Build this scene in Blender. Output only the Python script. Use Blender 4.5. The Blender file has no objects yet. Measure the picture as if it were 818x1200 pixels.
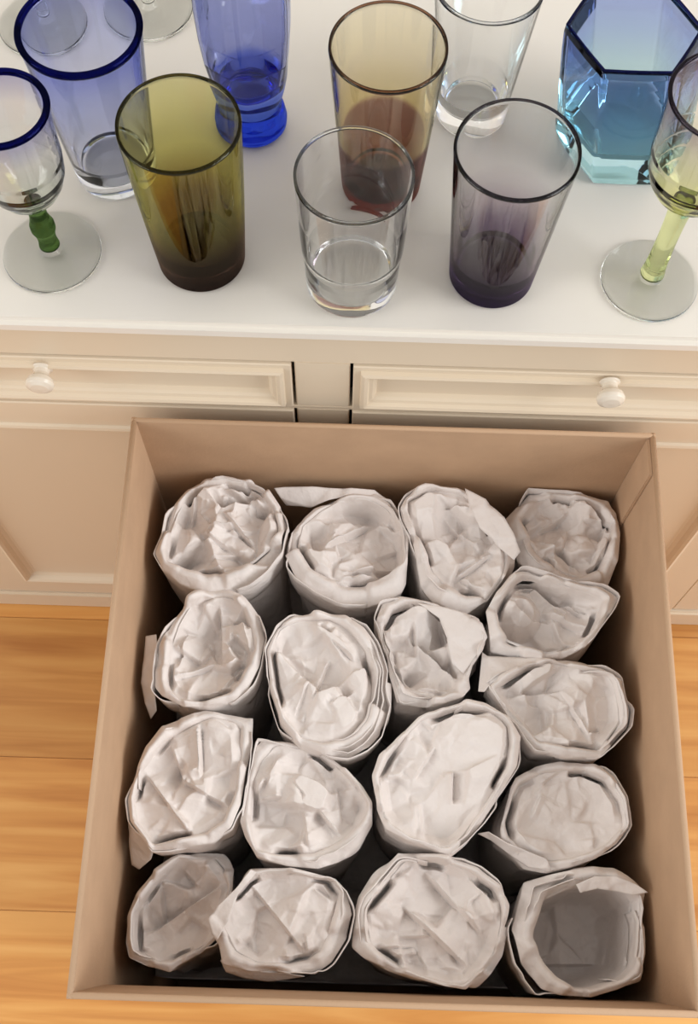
import bpy, bmesh, math, random
import numpy as np
from mathutils import Vector, Matrix, noise

# ------------------------------------------------------------------ camera
IW, IH = 818, 1200
FPX, TILT, ROLL, CAMH = 1360.0, math.radians(22.7), math.radians(1.75), 1.45
Fv = Vector((0, math.sin(TILT), -math.cos(TILT)))
U0 = Vector((0, math.cos(TILT), math.sin(TILT)))
X0 = Vector((1, 0, 0))
Rv = X0 * math.cos(ROLL) + U0 * math.sin(ROLL)
Uv = -X0 * math.sin(ROLL) + U0 * math.cos(ROLL)
CAM = Vector((0, 0, CAMH))
scene = bpy.context.scene
col = scene.collection
cd = bpy.data.cameras.new('camera')
cam = bpy.data.objects.new('camera', cd)
col.objects.link(cam)
M3 = Matrix((Rv, Uv, -Fv)).transposed()
cam.matrix_world = Matrix.Translation(CAM) @ M3.to_4x4()
cd.sensor_fit = 'VERTICAL'
cd.sensor_height = 24.0
cd.lens = 24.0 * FPX / IH
cd.clip_start = 0.02
scene.camera = cam

# ------------------------------------------------------------------ world, lights, exposure
w = bpy.data.worlds.new('world')
scene.world = w
w.use_nodes = True
bg = w.node_tree.nodes['Background']
bg.inputs[0].default_value = (1.0, 0.985, 0.97, 1)
bg.inputs[1].default_value = 0.66

def area(name, loc, target, sx, sy, power, color):
    l = bpy.data.lights.new(name, 'AREA')
    l.shape = 'RECTANGLE'; l.size = sx; l.size_y = sy
    l.energy = power; l.color = color
    o = bpy.data.objects.new(name, l); col.objects.link(o)
    o.location = loc
    o.rotation_euler = (Vector(target) - Vector(loc)).to_track_quat('-Z', 'Y').to_euler()
    return o
# daylight from the room's windows to either side (the knobs and the box throw their shade away from them)
area('window_left_offscreen', (-2.5, -0.6, 1.75), (0.0, 0.0, 1.0), 1.5, 1.6, 33, (1.0, 0.98, 0.95))
area('window_right_offscreen', (2.5, -0.3, 1.85), (0.0, 0.1, 0.9), 1.6, 1.7, 58, (0.985, 0.99, 1.0))

scene.view_settings.view_transform = 'Standard'
scene.view_settings.look = 'None'
scene.view_settings.gamma = 1
scene.view_settings.exposure = 0.06
scene.view_settings.use_curve_mapping = False
scene.cycles.max_bounces = 16
scene.cycles.transmission_bounces = 16
scene.cycles.caustics_refractive = True

# ------------------------------------------------------------------ helpers
def ray(px, py):
    return Fv * FPX + Rv * (px - IW / 2) + Uv * (IH / 2 - py)
def at(px, py, z):
    d = ray(px, py)
    return CAM + d * ((z - CAMH) / d.z)

def lin(c):
    return tuple((v / 255 / 12.92) if v / 255 <= .04045 else ((v / 255 + .055) / 1.055) ** 2.4 for v in c)

def newmat(name):
    m = bpy.data.materials.new(name); m.use_nodes = True
    return m, m.node_tree, m.node_tree.nodes['Principled BSDF']
def nd(nt, t, **kw):
    n = nt.nodes.new(t)
    for k, v in kw.items(): setattr(n, k, v)
    return n

def mat_plain(name, c, rough=.5, spec=.5, bump=0, bscale=200, var=0, vscale=6, metal=0):
    m, nt, b = newmat(name)
    b.inputs['Base Color'].default_value = (*c, 1)
    b.inputs['Roughness'].default_value = rough
    b.inputs['Specular IOR Level'].default_value = spec
    b.inputs['Metallic'].default_value = metal
    tc = nd(nt, 'ShaderNodeTexCoord')
    if var:
        n = nd(nt, 'ShaderNodeTexNoise'); n.inputs['Scale'].default_value = vscale; n.inputs['Detail'].default_value = 5
        nt.links.new(tc.outputs['Object'], n.inputs['Vector'])
        r = nd(nt, 'ShaderNodeValToRGB')
        r.color_ramp.elements[0].color = (*[v * (1 - var) for v in c], 1); r.color_ramp.elements[0].position = .3
        r.color_ramp.elements[1].color = (*[min(1, v * (1 + var)) for v in c], 1); r.color_ramp.elements[1].position = .7
        nt.links.new(n.outputs['Fac'], r.inputs['Fac']); nt.links.new(r.outputs['Color'], b.inputs['Base Color'])
    if bump:
        n2 = nd(nt, 'ShaderNodeTexNoise'); n2.inputs['Scale'].default_value = bscale; n2.inputs['Detail'].default_value = 4
        nt.links.new(tc.outputs['Object'], n2.inputs['Vector'])
        bp = nd(nt, 'ShaderNodeBump'); bp.inputs['Strength'].default_value = bump; bp.inputs['Distance'].default_value = .001
        nt.links.new(n2.outputs['Fac'], bp.inputs['Height']); nt.links.new(bp.outputs['Normal'], b.inputs['Normal'])
    return m

def mat_glass(name, stops, h, ior=1.45, rough=0.0):
    """clear coloured glass, its tint graded along the object's own height (0..h metres)"""
    m = bpy.data.materials.new(name); m.use_nodes = True
    nt = m.node_tree; nt.nodes.clear()
    out = nd(nt, 'ShaderNodeOutputMaterial'); g = nd(nt, 'ShaderNodeBsdfGlass')
    g.inputs['IOR'].default_value = ior; g.inputs['Roughness'].default_value = rough
    nt.links.new(g.outputs[0], out.inputs[0])
    if len(stops) == 1:
        g.inputs['Color'].default_value = (*stops[0][1], 1)
    else:
        tc = nd(nt, 'ShaderNodeTexCoord'); sp = nd(nt, 'ShaderNodeSeparateXYZ')
        mr = nd(nt, 'ShaderNodeMapRange'); mr.inputs['From Max'].default_value = h
        r = nd(nt, 'ShaderNodeValToRGB'); e = r.color_ramp.elements
        while len(e) < len(stops): e.new(.5)
        for k, (p, c) in enumerate(stops):
            e[k].position = p; e[k].color = (*c, 1)
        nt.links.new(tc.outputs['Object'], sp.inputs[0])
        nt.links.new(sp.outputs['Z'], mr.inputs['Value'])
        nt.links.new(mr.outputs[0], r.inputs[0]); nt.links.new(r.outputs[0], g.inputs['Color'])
    return m

def mesh_obj(name, verts, faces, mat, parent=None, smooth=True, loc=None):
    me = bpy.data.meshes.new(name)
    me.from_pydata([tuple(v) for v in verts], [], faces)
    me.update()
    if smooth:
        me.polygons.foreach_set('use_smooth', [True] * len(me.polygons))
    me.materials.append(mat)
    o = bpy.data.objects.new(name, me); col.objects.link(o)
    if parent: o.parent = parent
    if loc: o.location = loc
    return o
def bm_obj(name, bm, mat, parent=None, smooth=False, loc=None):
    bmesh.ops.recalc_face_normals(bm, faces=bm.faces[:])
    me = bpy.data.meshes.new(name); bm.to_mesh(me); bm.free()
    if smooth: me.polygons.foreach_set('use_smooth', [True] * len(me.polygons))
    me.materials.append(mat)
    o = bpy.data.objects.new(name, me); col.objects.link(o)
    if parent: o.parent = parent
    if loc: o.location = loc
    return o
def bx(bm, x0, x1, y0, y1, z0, z1, bev=0.0, seg=2):
    r = bmesh.ops.create_cube(bm, size=1)
    vs = r['verts']
    for v in vs:
        v.co = Vector(((x0 + x1) / 2 + v.co.x * (x1 - x0), (y0 + y1) / 2 + v.co.y * (y1 - y0), (z0 + z1) / 2 + v.co.z * (z1 - z0)))
    if bev:
        es = list({e for v in vs for e in v.link_edges})
        bmesh.ops.bevel(bm, geom=es, offset=bev, segments=seg, affect='EDGES')
def box_obj(name, dims, mat, parent=None, bev=0.0, loc=None):
    bm = bmesh.new(); bx(bm, *dims, bev=bev)
    return bm_obj(name, bm, mat, parent, loc=loc)
def lathe(name, prof, mat, parent=None, n=72, loc=None, nfac=0, fac=0.0, facz=None, smooth=True):
    """revolve (r, z) points; r=0 ends are closed with a pole"""
    verts, faces, rings = [], [], []
    fine = []
    for (ra, za), (rb, zb) in zip(prof, prof[1:]):     # support rings next to every corner keep the shading true
        ln = math.hypot(rb - ra, zb - za)
        fine.append((ra, za))
        if ln > .0022:
            k = .0006 / ln
            for q in ([k] + ([j / 4 for j in (1, 2, 3)] if ln > .006 else []) + [1 - k]):
                fine.append((ra + (rb - ra) * q, za + (zb - za) * q))
    prof = fine + [prof[-1]]
    for r, z in prof:
        if r < 1e-6:
            rings.append([len(verts)]); verts.append((0, 0, z))
        else:
            ids = []
            for k in range(n):
                a = 2 * math.pi * k / n
                rr = r
                if nfac:                                # flat facets: pull towards an n-gon
                    s = 2 * math.pi / nfac
                    q = (a + s / 2) % s - s / 2
                    f_ = fac if facz is None else fac * max(0, min(1, (z - facz) / .03))
                    rr = r * ((1 - f_) + f_ * math.cos(math.pi / nfac) / math.cos(q))
                ids.append(len(verts)); verts.append((rr * math.cos(a), rr * math.sin(a), z))
            rings.append(ids)
    for A, B in zip(rings, rings[1:]):
        if len(A) == 1 and len(B) == 1: continue
        for k in range(n):
            k2 = (k + 1) % n
            if len(A) == 1: faces.append((A[0], B[k2], B[k]))
            elif len(B) == 1: faces.append((A[k], A[k2], B[0]))
            else: faces.append((A[k], A[k2], B[k2], B[k]))
    o = mesh_obj(name, verts, faces, mat, parent, smooth, loc)
    bm = bmesh.new(); bm.from_mesh(o.data)
    bmesh.ops.recalc_face_normals(bm, faces=bm.faces[:])
    bm.to_mesh(o.data); bm.free()
    return o
def empty(name, loc=(0, 0, 0)):
    o = bpy.data.objects.new(name, None); col.objects.link(o); o.location = loc
    o.empty_display_size = .02
    return o
def tag(o, label=None, cat=None, group=None, kind=None):
    if label: o['label'] = label
    if cat: o['category'] = cat
    if group: o['group'] = group
    if kind: o['kind'] = kind
    return o

# ------------------------------------------------------------------ materials
M_paint = mat_plain('cream_paint', lin((222, 206, 182)), .42, .4, bump=.12, bscale=90)
M_top = mat_plain('white_gloss_paint', lin((231, 225, 215)), .28, .5, bump=.06, bscale=60)
M_knob = mat_plain('knob_paint', lin((226, 216, 200)), .22, .6)
M_card = mat_plain('cardboard', lin((190, 158, 128)), .85, .2, bump=.25, bscale=350, var=.05, vscale=30)
M_edge = mat_plain('cardboard_edge', lin((192, 160, 130)), .85, .2, bump=.3, bscale=500)
M_wall = mat_plain('wall_paint', lin((236, 232, 224)), .8, .2)

def mat_paper(name, c):
    m, nt, b = newmat(name)
    b.inputs['Roughness'].default_value = .62
    b.inputs['Specular IOR Level'].default_value = .3
    tc = nd(nt, 'ShaderNodeTexCoord')
    n = nd(nt, 'ShaderNodeTexNoise'); n.inputs['Scale'].default_value = 14; n.inputs['Detail'].default_value = 4
    nt.links.new(tc.outputs['Object'], n.inputs['Vector'])
    r = nd(nt, 'ShaderNodeValToRGB')
    r.color_ramp.elements[0].color = (*[v * .95 for v in c], 1); r.color_ramp.elements[0].position = .3
    r.color_ramp.elements[1].color = (*c, 1); r.color_ramp.elements[1].position = .7
    nt.links.new(n.outputs['Fac'], r.inputs[0]); nt.links.new(r.outputs[0], b.inputs['Base Color'])
    # fine wrinkles: cell edges and soft cockling
    v = nd(nt, 'ShaderNodeTexVoronoi', feature='DISTANCE_TO_EDGE'); v.inputs['Scale'].default_value = 42
    n3 = nd(nt, 'ShaderNodeTexNoise'); n3.inputs['Scale'].default_value = 60; n3.inputs['Detail'].default_value = 3
    nt.links.new(tc.outputs['Object'], v.inputs['Vector']); nt.links.new(tc.outputs['Object'], n3.inputs['Vector'])
    ad = nd(nt, 'ShaderNodeMath', operation='MULTIPLY_ADD'); ad.inputs[1].default_value = .6
    nt.links.new(v.outputs['Distance'], ad.inputs[0]); nt.links.new(n3.outputs['Fac'], ad.inputs[2])
    bp = nd(nt, 'ShaderNodeBump'); bp.inputs['Strength'].default_value = .6; bp.inputs['Distance'].default_value = .004
    nt.links.new(ad.outputs[0], bp.inputs['Height']); nt.links.new(bp.outputs['Normal'], b.inputs['Normal'])
    return m
M_paper = mat_paper('packing_paper', lin((235, 227, 222)))

def mat_wood():
    m, nt, b = newmat('pine_floor')
    b.inputs['Roughness'].default_value = .38
    tc = nd(nt, 'ShaderNodeTexCoord'); oi = nd(nt, 'ShaderNodeObjectInfo')
    mp = nd(nt, 'ShaderNodeMapping'); mp.inputs['Scale'].default_value = (1.6, 26, 1)
    ofs = nd(nt, 'ShaderNodeVectorMath', operation='MULTIPLY_ADD'); ofs.inputs[1].default_value = (9, 9, 9)
    cmb = nd(nt, 'ShaderNodeCombineXYZ')
    for k in range(3): nt.links.new(oi.outputs['Random'], cmb.inputs[k])
    nt.links.new(cmb.outputs[0], ofs.inputs[0]); nt.links.new(tc.outputs['Object'], ofs.inputs[2])
    nt.links.new(ofs.outputs[0], mp.inputs['Vector'])
    n = nd(nt, 'ShaderNodeTexNoise'); n.inputs['Scale'].default_value = 1.6; n.inputs['Detail'].default_value = 6; n.inputs['Distortion'].default_value = .6
    nt.links.new(mp.outputs[0], n.inputs['Vector'])
    r = nd(nt, 'ShaderNodeValToRGB'); e = r.color_ramp.elements
    e[0].position = .28; e[0].color = (*lin((186, 122, 58)), 1)
    e[1].position = .72; e[1].color = (*lin((226, 172, 100)), 1)
    x = e.new(.5); x.color = (*lin((211, 150, 79)), 1)
    nt.links.new(n.outputs['Fac'], r.inputs[0])
    # plank to plank tone
    hs = nd(nt, 'ShaderNodeHueSaturation'); mr = nd(nt, 'ShaderNodeMapRange')
    mr.inputs['To Min'].default_value = .88; mr.inputs['To Max'].default_value = 1.1
    nt.links.new(oi.outputs['Random'], mr.inputs['Value']); nt.links.new(mr.outputs[0], hs.inputs['Value'])
    nt.links.new(r.outputs[0], hs.inputs['Color'])
    # knots
    v = nd(nt, 'ShaderNodeTexVoronoi'); v.inputs['Scale'].default_value = 2.6
    mp2 = nd(nt, 'ShaderNodeMapping'); mp2.inputs['Scale'].default_value = (1, 2.2, 1)
    nt.links.new(ofs.outputs[0], mp2.inputs['Vector']); nt.links.new(mp2.outputs[0], v.inputs['Vector'])
    kr = nd(nt, 'ShaderNodeValToRGB'); kr.color_ramp.elements[0].position = .015; kr.color_ramp.elements[1].position = .05
    kr.color_ramp.elements[0].color = (.45, .38, .3, 1); kr.color_ramp.elements[1].color = (1, 1, 1, 1)
    nt.links.new(v.outputs['Distance'], kr.inputs[0])
    mx = nd(nt, 'ShaderNodeMixRGB', blend_type='MULTIPLY'); mx.inputs[0].default_value = .8
    nt.links.new(hs.outputs[0], mx.inputs[1]); nt.links.new(kr.outputs[0], mx.inputs[2])
    nt.links.new(mx.outputs[0], b.inputs['Base Color'])
    bp = nd(nt, 'ShaderNodeBump'); bp.inputs['Strength'].default_value = .15; bp.inputs['Distance'].default_value = .001
    nt.links.new(n.outputs['Fac'], bp.inputs['Height']); nt.links.new(bp.outputs['Normal'], b.inputs['Normal'])
    return m
M_wood = mat_wood()

# ------------------------------------------------------------------ floor and wall
random.seed(4)
floor = box_obj('floor', (-1.6, 1.6, -1.5, .98, -.05, -.0125), M_wood)
tag(floor, 'orange pine plank floor under the cardboard box', 'floor', kind='structure')
PW = .18
seam = .084
rows = range(-8, 6)
for i in rows:
    y0 = seam + i * PW
    if y0 > .97: break
    pw = min(PW, .98 - y0)            # the last row is ripped to meet the wall
    xs = [-1.6]
    x = -1.6 + random.uniform(.5, 1.3)
    while x < 1.5:
        if not (-.6 < x < -.15): xs.append(x)      # no butt joint shows in the strip of bare floor
        x += random.uniform(.9, 1.3)
    xs.append(1.6)
    for a, b in zip(xs, xs[1:]):
        L = b - a
        o = box_obj('plank', (-L / 2 + .0002, L / 2 - .0002, -pw / 2 + .0002, pw / 2 - .0002, -.012, 0), M_wood, floor, bev=.0006,
                    loc=((a + b) / 2, y0 + pw / 2, 0))
tag(box_obj('wall_back', (-1.6, 1.6, .98, 1.04, -.05, 2.4), M_wall), 'plain white wall behind the sideboard', 'wall', kind='structure')

# ------------------------------------------------------------------ sideboard
HC = .715
FY = .466           # face plane of drawers and doors
TOPY = at(400, 389, HC).y
XL, XR = -.50, .47
sb = empty('sideboard', (0, 0, 0))
tag(sb, 'cream painted wooden sideboard with panelled drawers, doors and a white top', 'sideboard')
BY = .965
# carcass: inside board set back behind the fronts, and the two side boards
box_obj('carcass', (XL + .02, XR - .02, FY + .08, BY - .01, .05, HC - .03), M_paint, sb)
box_obj('side_board', (XL, XL + .02, FY + .004, BY, .0, HC - .016), M_paint, sb, .001)
box_obj('side_board', (XR - .02, XR, FY + .004, BY, .0, HC - .016), M_paint, sb, .001)
box_obj('top_slab', (XL - .02, XR + .02, TOPY, BY, HC - .016, HC), M_top, sb, .0045)
def cove(name, y_out, y_in, z0, z1, mat):
    pts = [(y_in, z1), (y_out, z1)]
    for k in range(9):
        a = k / 8 * math.pi / 2
        pts.append((y_out + (y_in - y_out) * math.sin(a), z0 + (z1 - z0) * .75 * (math.cos(a))))
    pts.append((y_in, z0))
    bm = bmesh.new()
    L = [bm.verts.new((XL, y, z)) for y, z in pts]; R = [bm.verts.new((XR, y, z)) for y, z in pts]
    n = len(pts)
    for k in range(n):
        bm.faces.new((L[k], L[(k + 1) % n], R[(k + 1) % n], R[k]))
    bm.faces.new(L); bm.faces.new(R[::-1])
    return bm_obj(name, bm, mat, sb, smooth=False)
cove('top_moulding', TOPY + .006, FY + .012, HC - .026, HC - .016, M_paint)
DZ0, DZ1 = .5695, .6405
box_obj('rail', (XL + .02, XR - .02, FY, FY + .02, DZ1 + .0015, HC - .02), M_paint, sb, .001)
box_obj('rail', (XL + .02, XR - .02, FY, FY + .02, .5632, DZ0 - .0008), M_paint, sb, .001)
DL = (-.440, -.050); DR = (0.0, .412)
for x0, x1 in ((XL + .02, DL[0] - .002), (DL[1] + .0025, DR[0] - .0025), (DR[1] + .002, XR - .02)):
    box_obj('stile', (x0, x1, FY, FY + .02, DZ0 - .0008, DZ1 + .0015), M_paint, sb, .0008)
    box_obj('stile', (x0, x1, FY, FY + .02, .05, .5632), M_paint, sb, .0008)
box_obj('plinth', (XL, XR, FY - .005, FY + .02, 0, .046), M_paint, sb, .003)

def panel_front(name, x0, x1, z0, z1, rings, mat, parent, fill=True, back=None, cut=0):
    """nested rectangles (inset, y) joined by sloping faces: a mitred frame"""
    bm = bmesh.new(); prev = None
    if back is not None: rings = [(0, back)] + rings
    for ins, y in rings:
        q = [bm.verts.new(p) for p in ((x0 + ins, y, z0 + ins), (x1 - ins, y, z0 + ins), (x1 - ins, y, z1 - max(min(ins, .001), ins - cut)), (x0 + ins, y, z1 - max(min(ins, .001), ins - cut)))]
        if prev:
            for k in range(4): bm.faces.new((prev[k], prev[(k + 1) % 4], q[(k + 1) % 4], q[k]))
        prev = q
    if fill: bm.faces.new(prev)
    return bm_obj(name, bm, mat, parent)
def knob(x, z, parent):
    prof = [(0, 0), (.0085, 0), (.0085, .0014), (.0064, .0026), (.0060, .0060), (.0072, .0085), (.0104, .0115), (.0114, .0150), (.0106, .0180), (.0070, .0200), (0, .0205)]
    o = lathe('knob', prof, M_knob, parent, n=32)
    o.rotation_euler = (math.radians(90), 0, 0)
    o.location = (x, FY - .004, z)
    return o
for (x0, x1) in (DL, DR):
    y = FY - .002
    f = panel_front('drawer_front', x0, x1, DZ0, DZ1, [(0, y + .001), (.001, y), (.006, y)], M_paint, sb, fill=False, back=FY + .014)
    mo = panel_front('moulding', x0, x1, DZ0, DZ1, [(.006, y), (.0068, y - .0035), (.0095, y - .0048), (.0122, y - .0035), (.0135, y - .0005), (.0165, y + .0005), (.0185, y + .0025), (.0200, y + .0062)], M_paint, f, fill=False)
    panel_front('panel', x0, x1, DZ0, DZ1, [(.0200, y + .0062), (.0220, y + .0064)], M_paint, f)
    knob((x0 + x1) / 2 - (.006 if x0 < -.1 else 0), (DZ0 + DZ1) / 2 + (.023 if x0 < -.1 else .028), f)
    z0, z1 = .05, .5625
    g = panel_front('door', x0, x1, z0, z1, [(0, y + .001), (.001, y), (.043, y)], M_paint, sb, fill=False, back=FY + .014, cut=.004)
    panel_front('moulding', x0, x1, z0, z1, [(.043, y), (.044, y - .0025), (.047, y - .0035), (.050, y - .0015), (.053, y + .003), (.057, y + .0055)], M_paint, g, fill=False, cut=.004)
    panel_front('panel', x0, x1, z0, z1, [(.057, y + .0055), (.060, y + .006)], M_paint, g, cut=.004)

# ------------------------------------------------------------------ cardboard box
HB = .575
BX0, BX1, BY0, BY1 = -.1855, .2562, -.006, .4462
TC = .0042
box = empty('cardboard_box', ((BX0 + BX1) / 2, (BY0 + BY1) / 2, 0))
tag(box, 'open brown cardboard moving box standing on the wood floor', 'box')
bl = box.location
def strip_wall(name, pts_in, pts_out, parent):
    """wall from two stacks of (a, b) horizontal end points with z: quads between inside and outside skins"""
    bm = bmesh.new()
    A = [(bm.verts.new(Vector(a) - bl), bm.verts.new(Vector(b) - bl)) for a, b in pts_in]
    B = [(bm.verts.new(Vector(a) - bl), bm.verts.new(Vector(b) - bl)) for a, b in pts_out]
    for S in (A, B):
        for (a, b), (c, d) in zip(S, S[1:]): bm.faces.new((a, b, d, c))
    for k in (0, -1): bm.faces.new((A[k][0], A[k][1], B[k][1], B[k][0]))
    for j in (0, 1):
        for k in range(len(A) - 1): bm.faces.new((A[k][j], A[k + 1][j], B[k + 1][j], B[k][j]))
    return bm_obj(name, bm, M_card, parent)
def edge_tube(name, pts, rad, parent):
    bm = bmesh.new(); prev = None
    for i, p in enumerate(pts):
        d = (Vector(pts[min(i + 1, len(pts) - 1)]) - Vector(pts[max(i - 1, 0)])).normalized()
        s = d.cross(Vector((0, 0, 1))).normalized(); u = s.cross(d)
        ring = [bm.verts.new(Vector(p) - bl + s * rad * math.cos(k * math.pi / 4) + u * rad * .7 * math.sin(k * math.pi / 4)) for k in range(8)]
        if prev:
            for k in range(8): bm.faces.new((prev[k], prev[(k + 1) % 8], ring[(k + 1) % 8], ring[k]))
        else: bm.faces.new(ring)
        prev = ring
    bm.faces.new(prev[::-1])
    return bm_obj(name, bm, M_edge, parent, smooth=True)
zs = [.004, .2, .40, .455, .49, .53, .556, HB]
def wall_near_y(z):            # the flap panel leans a little outwards above the score line
    return BY0 + .006 * max(0, min(1, (HB - z) / .115))
near_i = [((BX0 + .001, wall_near_y(z) + TC, z), (BX1 - .001, wall_near_y(z) + TC, z)) for z in zs]
near_o = [((BX0 + .001, wall_near_y(z), z), (BX1 - .001, wall_near_y(z), z)) for z in zs]
pn = strip_wall('wall_panel', near_i, near_o, box)
pf = strip_wall('wall_panel', [((BX0, BY1 - TC, z), (BX1, BY1 - TC, z)) for z in zs], [((BX0, BY1, z), (BX1, BY1, z)) for z in zs], box)
def side(xo, xi):
    return strip_wall('wall_panel', [((xi, wall_near_y(z) + .0008, z), (xi, BY1 - .0008, z)) for z in zs], [((xo, wall_near_y(z) + .0008, z), (xo, BY1 - .0008, z)) for z in zs], box)
pl = side(BX0, BX0 + TC); pr = side(BX1, BX1 - TC)
e = .0018
edge_tube('cut_edge', [(BX0, wall_near_y(HB) + TC / 2, HB), (BX1, wall_near_y(HB) + TC / 2, HB)], TC / 2 + .0003, pn)
edge_tube('cut_edge', [(BX0, BY1 - TC / 2, HB), (BX1, BY1 - TC / 2, HB)], TC / 2 + .0003, pf)
edge_tube('cut_edge', [(BX0 + TC / 2, wall_near_y(HB), HB), (BX0 + TC / 2, BY1, HB)], TC / 2 + .0003, pl)
edge_tube('cut_edge', [(BX1 - TC / 2, wall_near_y(HB), HB), (BX1 - TC / 2, BY1, HB)], TC / 2 + .0003, pr)
# glued joint tab lapping from the far wall on to the inside of the side wall
bm = bmesh.new(); bx(bm, BX1 - TC - .0026 - bl.x, BX1 - TC + .0005 - bl.x, BY1 - TC - .034 - bl.y, BY1 - TC + .0005 - bl.y, .004, HB - .0015, bev=.0008)
bm_obj('glue_tab', bm, M_card, box)
bm = bmesh.new(); bx(bm, BX0 + TC - bl.x, BX1 - TC - bl.x, BY0 + .007 - bl.y, BY1 - TC - bl.y, .0005, .005)
bm_obj('bottom_panel', bm, M_card, box)

# ------------------------------------------------------------------ crumpled paper
def poly_radius(pts, c, N):
    """radius of a star-shaped polygon about c in N directions, corners kept"""
    P = np.array(pts) - np.array(c)
    ang = np.linspace(0, 2 * np.pi, N, endpoint=False)
    D = np.stack([np.cos(ang), np.sin(ang)], 1)
    R = np.full(N, 0.0)
    for a, b in zip(P, np.roll(P, -1, 0)):
        e = b - a
        den = D[:, 0] * e[1] - D[:, 1] * e[0]
        den = np.where(np.abs(den) < 1e-12, 1e-12, den)
        t = (a[0] * e[1] - a[1] * e[0]) / den
        s = (a[0] * D[:, 1] - a[1] * D[:, 0]) / den
        ok = (t > 0) & (s >= -1e-6) & (s <= 1 + 1e-6)
        R = np.where(ok & (t > R), t, R)
    bad = R <= 1e-6
    if bad.any(): R[bad] = R[~bad].mean()
    k = np.array([.15, .7, .15])
    R = sum(kk * np.roll(R, j - 1) for j, kk in enumerate(k))
    return ang, R
def facets(rng, n, scale, amp, center):
    """sum of |distance to random lines|: a piecewise flat, sharply creased field"""
    L = []
    for _ in range(n):
        a = rng.uniform(0, np.pi); o = rng.uniform(-scale, scale) * .8
        L.append((np.cos(a), np.sin(a), o, rng.choice([-1, 1]) * rng.uniform(.4, 1)))
    def f(x, y):
        z = np.zeros_like(x)
        for nx, ny, o, s in L:
            z += s * np.abs((x - center[0]) * nx + (y - center[1]) * ny - o)
        return z / scale * amp / max(1, n ** .5)
    return f
def cells(rng, n, rad, amp, center):
    """tilted flat cells: each random site carries its own small plane, nearest sites win (blended at the borders)"""
    S = rng.uniform(-rad, rad, (n, 2)) + np.array(center)
    G = rng.normal(0, 1, (n, 2)); H = rng.normal(0, .5, n)
    def f(x, y):
        d = np.sqrt((x[..., None] - S[:, 0]) ** 2 + (y[..., None] - S[:, 1]) ** 2)
        wgt = np.exp(-d / (rad * .02)); wgt /= wgt.sum(-1, keepdims=True) + 1e-30
        pl = H + ((x[..., None] - S[:, 0]) * G[:, 0] + (y[..., None] - S[:, 1]) * G[:, 1]) / rad * 2
        return amp * (wgt * pl).sum(-1)
    return f

def folds(rng, n, amp, rad, center):
    """straight pleats: triangle waves in random directions, each fading out over part of the sheet"""
    K = []
    for _ in range(n):
        a = rng.uniform(0, 2 * np.pi); b = rng.uniform(0, 2 * np.pi)
        K.append((np.cos(a), np.sin(a), rng.uniform(.03, .062), rng.uniform(0, 1), rng.uniform(.5, 1) * rng.choice([-1, 1]),
                  np.cos(b), np.sin(b), rng.uniform(-.5, .4) * rad))
    warp = cells(rng, 14, rad, .006, center)
    def f(x, y):
        z = np.zeros_like(x); w0 = warp(x, y)
        for nx, ny, lam, ph, s, mx, my, mo in K:
            t = (x * nx + y * ny + w0) / lam + ph
            tri = 2 * np.abs(2 * (t - np.floor(t + .5))) - 1
            m = np.clip(((x - center[0]) * mx + (y - center[1]) * my - mo) / (.5 * rad), 0, 1)
            z += s * tri * m
        return amp * z
    return f

def crumple_sheet(poly, name, mat, parent, origin, rng, amp=.0015, thick=.0007):
    """a loose paper flap: polygon of 3D points, finely filled and creased"""
    bm = bmesh.new()
    vs = [bm.verts.new(p) for p in poly]
    es = [bm.edges.new((vs[k], vs[(k + 1) % len(vs)])) for k in range(len(vs))]
    bmesh.ops.triangle_fill(bm, use_beauty=True, edges=es, normal=(0, 0, 1))
    for _ in range(3):
        bmesh.ops.subdivide_edges(bm, edges=bm.edges[:], cuts=1, use_grid_fill=True)
    c = (sum(p[0] for p in poly) / len(poly), sum(p[1] for p in poly) / len(poly))
    f = facets(rng, 5, .03, amp, c); g = cells(rng, 10, .04, amp, c)
    X = np.array([v.co.x for v in bm.verts]); Y = np.array([v.co.y for v in bm.verts])
    Z = f(X, Y) + g(X, Y)
    for v, z in zip(bm.verts, Z):
        v.co.z += z; v.co -= origin
    for fc in bm.faces:
        if fc.normal.z < 0: fc.normal_flip()
    me = bpy.data.meshes.new(name); bm.to_mesh(me); bm.free()
    me.polygons.foreach_set('use_smooth', [True] * len(me.polygons)); me.materials.append(mat)
    o = bpy.data.objects.new(name, me); col.objects.link(o); o.parent = parent
    s = o.modifiers.new('thickness', 'SOLIDIFY'); s.thickness = thick
    return o

FOOT = []          # (centre, outline radii, rim height) of every bundle, read before any is built
def footprint(spec, N=240):
    ox, oy, sc = spec['o']; zr = spec['z']
    def W(p):
        q = at(ox + p[0] / sc, oy + p[1] / sc, zr); return (q.x, q.y)
    inn = [W(p) for p in spec['inn']]
    c = np.mean(np.array(inn), 0)
    ang, Ro = poly_radius([W(p) for p in spec['out']], c, N)
    return c, Ro, zr, ang

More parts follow.
